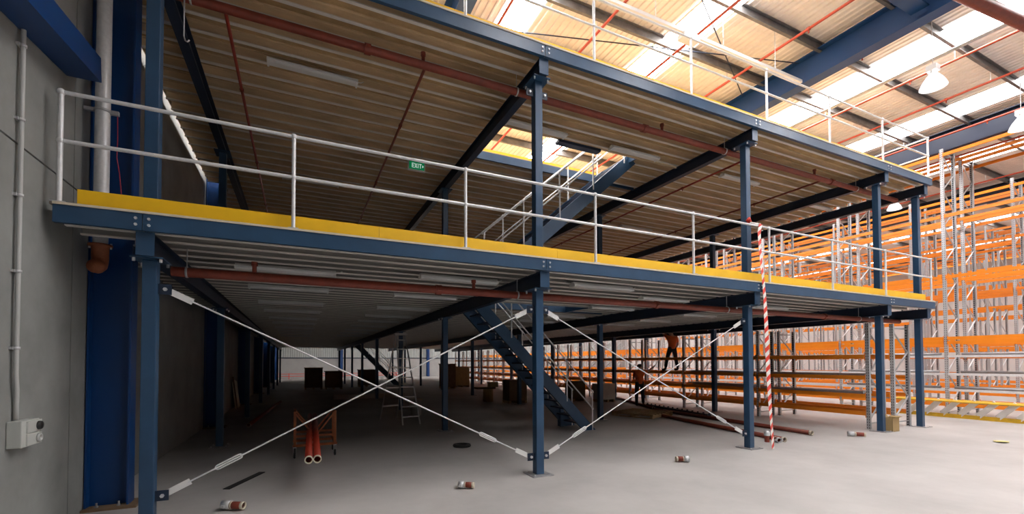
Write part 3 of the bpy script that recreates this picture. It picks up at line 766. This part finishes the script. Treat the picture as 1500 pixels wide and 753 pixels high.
fitting(12.5, 6.16, yawr - .5, .34, .06, 'grey coupling with red stub on the floor left of the box post')
fitting(10.02, 6.50, .9, .24, .058, 'grey and red pipe stub lying beside the floor elbow near the taped post')
t = thing('pipe_elbow', 'upright red pipe elbow with shiny cap standing near the foot of the tape', 'pipe fitting', (9.83, 6.62, 0))
MB().tube((9.83, 6.62, 0), (9.83, 6.62, .17), .05, 14).build('red_stub', 'redpipe', t)
MB().tube((9.83, 6.62, .15), (9.83, 6.62, .2), .062, 14).ball((9.83, 6.62, .21), .06, 14, 8).build('coupling', 'zinc', t)
def long_pipe(p, q, r, label, m='redpipe'):
    t = thing('floor_pipe', label, 'pipe', ((p[0] + q[0]) / 2, (p[1] + q[1]) / 2, 0), 'red pipes lying on the floor')
    MB().pipe(p, q, r, .008, 14).build('pipe', m, t)
    d = (Vector(q) - Vector(p)).normalized()
    MB().pipe(p, Vector(p) + d * .06, r + .003, .012, 14).build('bare_end', 'cream', t)
    return t
long_pipe((11.72, 6.72, .06), (12.25, 12.6, .06), .055, 'long red pipe on the floor with its pale end farthest right')
long_pipe((10.16, 6.42, .06), (11.3, 12.3, .06), .055, 'long red pipe on the floor ending beside the upright elbow')
long_pipe((12.5, 12.9, .06), (15.0, 18.6, .06), .055, 'dark red pipe on the floor running back towards the orange shirted workers')
long_pipe((-1.30, 14.4, .06), (-.75, 22.5, .06), .055, 'red pipe on the dark floor running back along the left wall posts')
mb = MB().bar((12.15, 10.1, .07), (12.95, 13.7, .07), .14, .14)
for k in range(14):
    f = k / 13; mb.box(12.15 + .8 * f - .02, 10.1 + 3.6 * f - .02, .14, 12.15 + .8 * f + .02, 10.1 + 3.6 * f + .02, .18)
tag(mb.build('steel_length', 'navydark'), 'dark studded steel length lying on the floor before the low rack', 'steel section')

# cardboard box behind the fourth front post
t = thing('cardboard_box', 'open brown cardboard box on the floor behind the right front post', 'box', (14.36, 6.75, 0))
mb = MB(); x0, x1, y0, y1, z1 = 14.17, 14.50, 6.15, 6.38, .36
mb.box(x0, y0, 0, x1, y1, .01)
mb.box(x0, y0, 0, x1, y0 + .008, z1).box(x0, y1 - .008, 0, x1, y1, z1).box(x0, y0, 0, x0 + .008, y1, z1).box(x1 - .008, y0, 0, x1, y1, z1)
mb.build('carton', 'card', t)
for p, q, r_, s_ in (((x0, y0, z1), (x1, y0, z1), (x1, y0 - .07, z1 + .03), (x0, y0 - .07, z1 + .03)), ((x1, y0, z1), (x1, y1, z1), (x1 + .09, y1, z1 + .03), (x1 + .09, y0, z1 + .03)), ((x0, y1, z1), (x1, y1, z1), (x1, y1 + .06, z1 + .08), (x0, y1 + .06, z1 + .08))):
    o = MB()._add([p, q, r_, s_], [(0, 1, 2, 3)]).build('flap', 'card', t); o.modifiers.new('s', 'SOLIDIFY').thickness = .005
t.location = (14.36, 6.33, 0)
for c in t.children: c.location = Vector((0, .42, 0)) * 1.0
mb = MB()
random.seed(3)
pts = [(14.59 + math.cos(a) * (.16 + .05 * random.random()), 4.33 + math.sin(a) * (.10 + .04 * random.random()), .008 + .03 * random.random()) for a in [2 * PI * i / 14 for i in range(14)]]
mb._add(pts + [(14.59, 4.33, .04)], [(i, (i + 1) % 14, 14) for i in range(14)])
o = mb.build('paper_scrap', 'paper', loc=(14.59, 4.33, 0)); o.modifiers.new('s', 'SOLIDIFY').thickness = .004
tag(o, 'crumpled yellow scrap lying on the open floor at right', 'scrap')
tag(MB().lathe([(.11, 0), (.19, 0), (.20, .02), (.19, .05), (.12, .055), (.11, .03), (.11, 0)], (3.28, 9.12, .0), 24).build('cable_coil', 'rubber'), 'dark coil lying on the floor left of the centre post', 'coil')
tag(MB().bar((-.95, 7.5, .006), (-.55, 8.4, .006), .10, .01).build('floor_strip', 'rubber'), 'thin dark strip lying on the floor near the leftmost post', 'strip')

# pallets
def pallet(x, y, rz, w, l, label):
    t = thing('timber_pallet', label, 'pallet', (x, y, 0), None)
    for k in range(7):
        a = -w / 2 + (w - .1) * k / 6
        MB().box(x + a, y - l / 2, .118, x + a + .1, y + l / 2, .14).build('deck_board', 'timber', t)
    for s in (-1, 0, 1):
        MB().box(x - w / 2, y + s * (l / 2 - .05) - .045, .02, x + w / 2, y + s * (l / 2 - .05) + .045, .118).build('bearer', 'timber', t)
    for a in (-w / 2, -.05, w / 2 - .1):
        MB().box(x + a, y - l / 2, 0, x + a + .1, y + l / 2, .02).build('base_board', 'timber', t)
    t.rotation_euler.z = rz
    return t
pallet(10.85, 11.75, .35, 1.5, 1.5, 'empty timber pallet on the floor between the staircase foot and the workers')

# pipe trolley with two red pipes
t = thing('pipe_trolley', 'orange framed pipe trolley on castors standing on the dark floor', 'trolley', (.3, 9.6, 0))
for x in (-.06, .67):
    for y in (9.35, 9.95):
        MB().bar((x, y, .22), (x, y, .9), .045, .045).build('corner_post', 'trolleyorange', t)
        w = MB().lathe([(.001, -.02), (.05, -.02), (.06, -.01), (.06, .01), (.05, .02), (.001, .02)], (x, y, .06), 14, (1, 0, 0)).build('castor', 'rubber', t)
        MB().box(x - .03, y - .02, .06, x - .024, y + .02, .22).box(x + .024, y - .02, .06, x + .03, y + .02, .22).box(x - .03, y - .03, .2, x + .03, y + .03, .22).build('fork', 'galv', w)
    MB().bar((x, 9.35, .26), (x, 9.95, .26), .045, .045).bar((x, 9.35, .86), (x, 9.95, .86), .04, .04).build('side_rail', 'trolleyorange', t)
for y in (9.35, 9.95):
    MB().bar((-.1, y, .24), (.71, y, .24), .045, .045).build('cross_rail', 'trolleyorange', t)
    MB().bar((-.05, y, .86), (.26, y, .46), .03, .03).bar((.66, y, .86), (.35, y, .46), .03, .03).build('diagonal', 'trolleyorange', t)
    MB().bar((-.06, y, .42), (.67, y, .42), .04, .04).build('pipe_rest', 'trolleyorange', t)
for x, d in ((.20, 'left'), (.312, 'right')):
    o = thing('trolley_pipe', 'bright red pipe lying along the trolley, %s one of the pair pointing at the viewer' % d, 'pipe', (x, 9.5, .44), 'pipes on the trolley')
    p, q = Vector((x - .065, 6.66, .494)), Vector((x + .07, 12.3, .494)); e = (q - p).normalized() * .05
    MB().pipe(p, q, .053, .007, 18).build('pipe', 'brightred', o)
    MB().pipe(p - e * .1, p + e, .055, .012, 18).build('bare_end', 'cream', o)

# step ladder
t = thing('step_ladder', 'tall aluminium step ladder standing on the dark floor left of an interior post', 'ladder', (2.9, 13.4, 0))
T0, T1 = Vector((2.74, 13.62, 2.72)), Vector((3.02, 13.66, 2.72))
F0, F1 = Vector((2.77, 12.80, .02)), Vector((3.30, 12.86, .02))
G0, G1 = Vector((2.38, 14.35, .02)), Vector((2.98, 14.6, .02))
for a, b in ((F0, T0), (F1, T1)): MB().bar(a, b, .03, .075, (0, 1, 0)).build('front_rail', 'alu', t)
for a, b in ((G0, T0), (G1, T1)): MB().bar(a, b + Vector((0, .08, 0)), .025, .05, (0, 1, 0)).build('rear_leg', 'alu', t)
for k in range(9):
    f = (k + .8) / 9.4; a = F0 + (T0 - F0) * f; b = F1 + (T1 - F1) * f
    MB().bar(a, b, .09, .03).build('rung', 'alu', t)
for f in (.16, .38, .62):
    MB().bar(G0 + (T0 - G0) * f, G1 + (T1 - G1) * f, .03, .05).build('rear_brace', 'alu', t)
MB().box(2.70, 13.55, 2.70, 3.06, 13.78, 2.76).build('top_cap', 'alu', t)
MB().bar(F0 + (T0 - F0) * .42, G0 + (T0 - G0) * .42, .012, .025).build('spreader', 'alu', t); MB().bar(F1 + (T1 - F1) * .42, G1 + (T1 - G1) * .42, .012, .025).build('spreader', 'alu', t)

# goods in the dark behind
def crate(x, y, z, w, d, h, label, m='brown', lid=True, cat='goods'):
    t = thing('wrapped_load', label, cat, (x, y, z))
    MB().box(x - w / 2, y - d / 2, z + .12, x + w / 2, y + d / 2, z + h).build('carton_stack', m, t, bevel=.02)
    for k in (-1, 0, 1): MB().box(x + k * (w / 2 - .05) - .05, y - d / 2, z, x + k * (w / 2 - .05) + .05, y + d / 2, z + .12).build('skid', 'timber', t)
    if lid: MB().box(x - w / 2 - .04, y - d / 2 - .04, z + h, x + w / 2 + .04, y + d / 2 + .04, z + h + .06).build('cover', 'brown', t)
    return t
crate(.95, 33.5, 0, 1.15, 1.1, 1.45, 'tall dark covered load standing far back under the deck, left of two')
crate(2.25, 33.0, 0, 1.1, 1.1, 1.2, 'dark covered load standing far back under the deck, right of two')
crate(4.8, 35.2, 0, 1.2, 1.1, 1.25, 'dim brown load standing far back behind the crossing rods')
crate(11.2, 31.5, 0, 1.1, 1.1, 1.5, 'tan stacked cartons far back just right of the interior post', 'card', False)
crate(9.65, 29.9, 0, .9, 1.0, 1.7, 'dark tall load far back hidden partly by the interior post')
crate(13.0, 16.6, 0, .8, .7, .85, 'pale wrapped goods standing by the low rack right of the interior post', 'cardpale', False)
crate(12.1, 17.6, 0, .7, .7, .95, 'dim grey goods standing beside the pale wrapped goods', 'brown', False)
crate(9.0, 17.9, 0, .9, .7, 1.05, 'dark red brown cabinet under the lower staircase', 'brown', False)
t = thing('card_drum', 'tan drum with a tray on top standing on the floor under the deck', 'drum', (8.15, 19.0, 0))
MB().lathe([(.001, 0), (.24, 0), (.24, .60), (.001, .60)], (8.15, 19.0, 0), 20).build('drum', 'card', t)
MB().box(7.55, 18.8, .60, 8.45, 19.3, .68).build('tray', 'brown', t)
MB().box(8.2, 18.85, .68, 8.6, 19.2, .92).build('carton', 'card', t)
tag(MB().box(1.6, 23.4, 0, 5.2, 23.9, .22).build('long_carton', 'cardpale', bevel=.01), 'long pale flat pack lying on the dark floor behind the step ladder', 'carton')
t = thing('white_container', 'pale bin standing on the floor just right of the step ladder', 'bin', (3.75, 14.9, 0))
MB().lathe([(.001, 0), (.17, 0), (.22, .55), (.23, .55), (.23, .58), (.20, .58), (.17, .04), (.001, .04)], (3.75, 15.2, 0), 18).build('tub', 'cardpale', t)
t = thing('leaning_panel', 'cream panel leaning on the left concrete wall in the dark', 'panel', (-2.3, 22.0, 0))
MB()._add([(-2.30, 20.3, 0), (-2.30, 21.6, 0), (-2.42, 21.6, 1.05), (-2.42, 20.9, 1.15), (-2.42, 20.3, 1.05), (-2.27, 20.3, 0), (-2.27, 21.6, 0), (-2.39, 21.6, 1.05), (-2.39, 20.9, 1.15), (-2.39, 20.3, 1.05)],
          [(0, 1, 2, 3, 4), (9, 8, 7, 6, 5), (0, 5, 6, 1), (1, 6, 7, 2), (2, 7, 8, 3), (3, 8, 9, 4), (4, 9, 5, 0)]).build('sheet', 'cream', t)
MB().bar((-2.2, 20.1, 0), (-2.36, 20.05, 1.3), .05, .03, (0, 1, 0)).build('edge_strip', 'brown', t)
mb = MB()
for z in (.32, .58): mb.bar((-2.2, 54.5, z), (12, 54.5, z), .05, .06)
for x in (-1, 2, 5, 8, 11): mb.box(x - .04, 54.46, 0, x + .03, 54.53, .64)
tag(mb.build('safety_barrier', 'tapered'), 'red barrier rail standing before the pale rear wall far back', 'barrier')

# ------------------------------------------------------------------ people
def skin_mesh(name, chains, mt, parent, off, sub=2):
    me = bpy.data.meshes.new(name); bm = bmesh.new(); sk = bm.verts.layers.skin.verify()
    idx = {}
    for ci, ch in enumerate(chains):
        prev = None
        for (key, p, r) in ch:
            if key in idx: v = idx[key]
            else:
                v = bm.verts.new(Vector(p) - off); v[sk].radius = (r, r) if not isinstance(r, tuple) else r; v[sk].use_root = False; idx[key] = v
            if prev is not None and bm.edges.get((prev, v)) is None: bm.edges.new((prev, v))
            prev = v
    seen = set()
    for v in bm.verts:
        if v in seen: continue
        v[sk].use_root = True; st = [v]
        while st:
            a = st.pop()
            if a in seen: continue
            seen.add(a); st += [e.other_vert(a) for e in a.link_edges]
    bm.to_mesh(me); bm.free(); me.materials.append(M[mt])
    o = bpy.data.objects.new(name, me); COL.objects.link(o); o.parent = parent
    a = o.modifiers.new('skin', 'SKIN'); a.use_smooth_shade = True
    s = o.modifiers.new('sub', 'SUBSURF'); s.levels = sub; s.render_levels = sub
    return o
def person(label, J, facing, cat='person', hair=True):
    base = Vector(((J['al'][0] + J['ar'][0]) / 2, (J['al'][1] + J['ar'][1]) / 2, min(J['al'][2], J['ar'][2]) - .09))
    t = thing('person', label, cat, base)
    V = {k: Vector(v) for k, v in J.items()}
    f = Vector(facing).normalized(); side = f.cross(Vector((0, 0, 1)))
    hd = V['head']
    ch = [[('pel', V['pel'], .14), ('bel', V['pel'].lerp(V['chest'], .5), .13), ('chest', V['chest'], .15), ('nk', V['neck'], .06), ('hdl', V['neck'].lerp(hd, .55), .075), ('hd', hd, .098), ('crown', hd + Vector((0, 0, .07)), .075)]]
    ch.append([('hd', hd, 0), ('nose', hd + f * .10 - Vector((0, 0, .012)), .018)])
    for s in ('l', 'r'):
        ch.append([('chest', 0, 0), ('sh' + s, V['sh' + s], .07), ('el' + s, V['el' + s], .048), ('wr' + s, V['wr' + s], .030)])
        ha = (V['wr' + s] - V['el' + s]).normalized(); palm = V['wr' + s] + ha * .07
        ch.append([('wr' + s, 0, 0), ('pm' + s, palm, .036)])
        n = ha.cross(f); n = n.normalized() if n.length > .1 else side
        for i, l in enumerate((.055, .07, .066, .05)):
            b = palm + n * (.027 - .018 * i) + ha * .02
            ch.append([('f%s%d0' % (s, i), b, .010), ('f%s%d1' % (s, i), b + ha * l * .55 + f * .005, .009), ('f%s%d2' % (s, i), b + ha * l + f * .022, .008)])
        b = palm + n * .03 - ha * .03
        ch.append([('t%s0' % s, b, .012), ('t%s1' % s, b + n * .03 + ha * .025, .010), ('t%s2' % s, b + n * .035 + ha * .055, .009)])
        ch.append([('pel', 0, 0), ('hp' + s, V['hp' + s], .095), ('kn' + s, V['kn' + s], .062), ('an' + s, V['an' + s], .042)])
    for s in ('l', 'r'):
        pass
    skin_mesh('body', ch, 'skin', t, base)
    sh = [[('hem', V['pel'] - Vector((0, 0, .06)), .172), ('pel', V['pel'] + Vector((0, 0, .06)), .168), ('bel', V['pel'].lerp(V['chest'], .5), .16), ('chest', V['chest'], .175), ('nk', V['chest'].lerp(V['neck'], .75), .085)]]
    for s in ('l', 'r'):
        sh.append([('chest', 0, 0), ('sh' + s, V['sh' + s], .088), ('el' + s, V['sh' + s].lerp(V['el' + s], .8), .068)])
    skin_mesh('shirt', sh, 'hivis', t, base)
    tr = [[('w', V['pel'] + Vector((0, 0, .15)), .15), ('pel', V['pel'], .16)]]
    for s in ('l', 'r'): tr.append([('pel', 0, 0), ('hp' + s, V['hp' + s], .112), ('kn' + s, V['kn' + s], .082), ('an' + s, V['an' + s] + Vector((0, 0, .01)), .066)])
    skin_mesh('trousers', tr, 'trouser', t, base)
    for s in ('l', 'r'):
        a = V['an' + s]; skin_mesh('boot', [[('a', a + Vector((0, 0, .06)), .055), ('b', a - Vector((0, 0, .035)), .055), ('c', a + f * .10 - Vector((0, 0, .05)), .045), ('d', a + f * .18 - Vector((0, 0, .055)), .035)]], 'boot', t, base)
    if hair:
        MB().lathe([(.104, -.01), (.108, .03), (.098, .075), (.06, .11), (.001, .122)], hd + Vector((0, 0, .02)) - f * .012, 16).build('hair', 'hair', t)
    mb = MB()
    for s in (-1, 1): mb.ball(hd + f * .088 + side * s * .035 + Vector((0, 0, .02)), .013, 8, 6)
    mb.build('eyes', 'black', t)
    mb = MB().bar(hd + f * .088 - side * .028 - Vector((0, 0, .052)), hd + f * .088 + side * .028 - Vector((0, 0, .052)), .015, .012)
    mb.build('mouth', 'wirered', t)
    return t
# standing worker, seen from behind, reaching up to the right with a rod
bx, by = 13.08, 14.3
r = Vector((.909, -.416, 0)); fw = Vector((.416, .909, 0))
def W(o, a, b, z): return tuple(o + r * a + fw * b + Vector((0, 0, z)))
o1 = Vector((bx, by, 0))
person('standing worker in orange shirt and dark trousers reaching his arm to the right', dict(
    pel=W(o1, .0, 0, .95), chest=W(o1, -.02, 0, 1.33), neck=W(o1, -.01, 0, 1.50), head=W(o1, .02, .03, 1.63),
    shl=W(o1, -.19, 0, 1.43), shr=W(o1, .17, .02, 1.43), ell=W(o1, -.22, .12, 1.16), elr=W(o1, .42, .12, 1.47), wrl=W(o1, -.10, .33, 1.12), wrr=W(o1, .64, .22, 1.62),
    hpl=W(o1, -.10, 0, .90), hpr=W(o1, .10, 0, .90), knl=W(o1, -.12, .03, .48), knr=W(o1, .14, .04, .48), al=W(o1, -.13, 0, .09), ar=W(o1, .15, 0, .09), anl=W(o1, -.13, 0, .09), anr=W(o1, .15, 0, .09)), fw + r * .5)
tag(MB().tube(W(o1, .62, .24, 1.52), W(o1, .98, .30, 2.0), .017, 8).build('rod', 'white'), 'pale rod held up by the standing worker in orange', 'rod')
o2 = Vector((14.50, 13.88, 1.49))
tag(MB().box(14.14, 13.62, 1.4535, 15.0, 14.14, 1.49).build('timber_plank', 'timber'), 'timber plank laid across the low rack under the upper worker', 'plank')
person('worker in orange shirt and dark trousers standing up on the low rack beam', dict(
    pel=W(o2, 0, 0, .93), chest=W(o2, .03, 0, 1.30), neck=W(o2, .02, 0, 1.47), head=W(o2, -.03, .03, 1.58),
    shl=W(o2, -.17, 0, 1.40), shr=W(o2, .19, 0, 1.40), ell=W(o2, -.32, .1, 1.55), elr=W(o2, .28, .05, 1.12), wrl=W(o2, -.25, .25, 1.66), wrr=W(o2, .22, .16, .93),
    hpl=W(o2, -.10, 0, .88), hpr=W(o2, .10, 0, .88), knl=W(o2, -.20, .05, .48), knr=W(o2, .18, .03, .46), al=W(o2, -.28, 0, .09), ar=W(o2, .24, 0, .09), anl=W(o2, -.28, 0, .09), anr=W(o2, .24, 0, .09)), fw - r * .6)

# ------------------------------------------------------------------ camera, world, view
cam = bpy.data.cameras.new('camera'); co = bpy.data.objects.new('camera', cam); COL.objects.link(co)
yaw, pitch, roll = .4289, .0227, -.0022
fwv = Vector((math.sin(yaw) * math.cos(pitch), math.cos(yaw) * math.cos(pitch), math.sin(pitch)))
rv = Vector((math.cos(yaw), -math.sin(yaw), 0)); uv = rv.cross(fwv)
r2 = rv * math.cos(roll) + uv * math.sin(roll); u2 = -rv * math.sin(roll) + uv * math.cos(roll)
mw = Matrix((r2, u2, -fwv)).transposed().to_4x4(); mw.translation = (0, 0, 1.85)
co.matrix_world = mw
cam.sensor_width = 36; cam.sensor_fit = 'HORIZONTAL'; cam.lens = 36 * 639.5 / 1500
cam.shift_x = (750 - 730.2) / 1500; cam.shift_y = (516.23 - 376.5) / 1500
cam.clip_start = .05; cam.clip_end = 300
SC.camera = co
w = bpy.data.worlds.new('world'); SC.world = w; w.use_nodes = True
w.node_tree.nodes['Background'].inputs[0].default_value = (.8, .85, .9, 1); w.node_tree.nodes['Background'].inputs[1].default_value = .3
SC.view_settings.view_transform = 'Standard'; SC.view_settings.look = 'None'
SC.view_settings.exposure = 0.5; SC.view_settings.gamma = 1.0; SC.view_settings.use_curve_mapping = False
SC.cycles.use_denoising = True
SC.cycles.max_bounces = 8; SC.cycles.diffuse_bounces = 5
SC.cycles.sample_clamp_indirect = 6
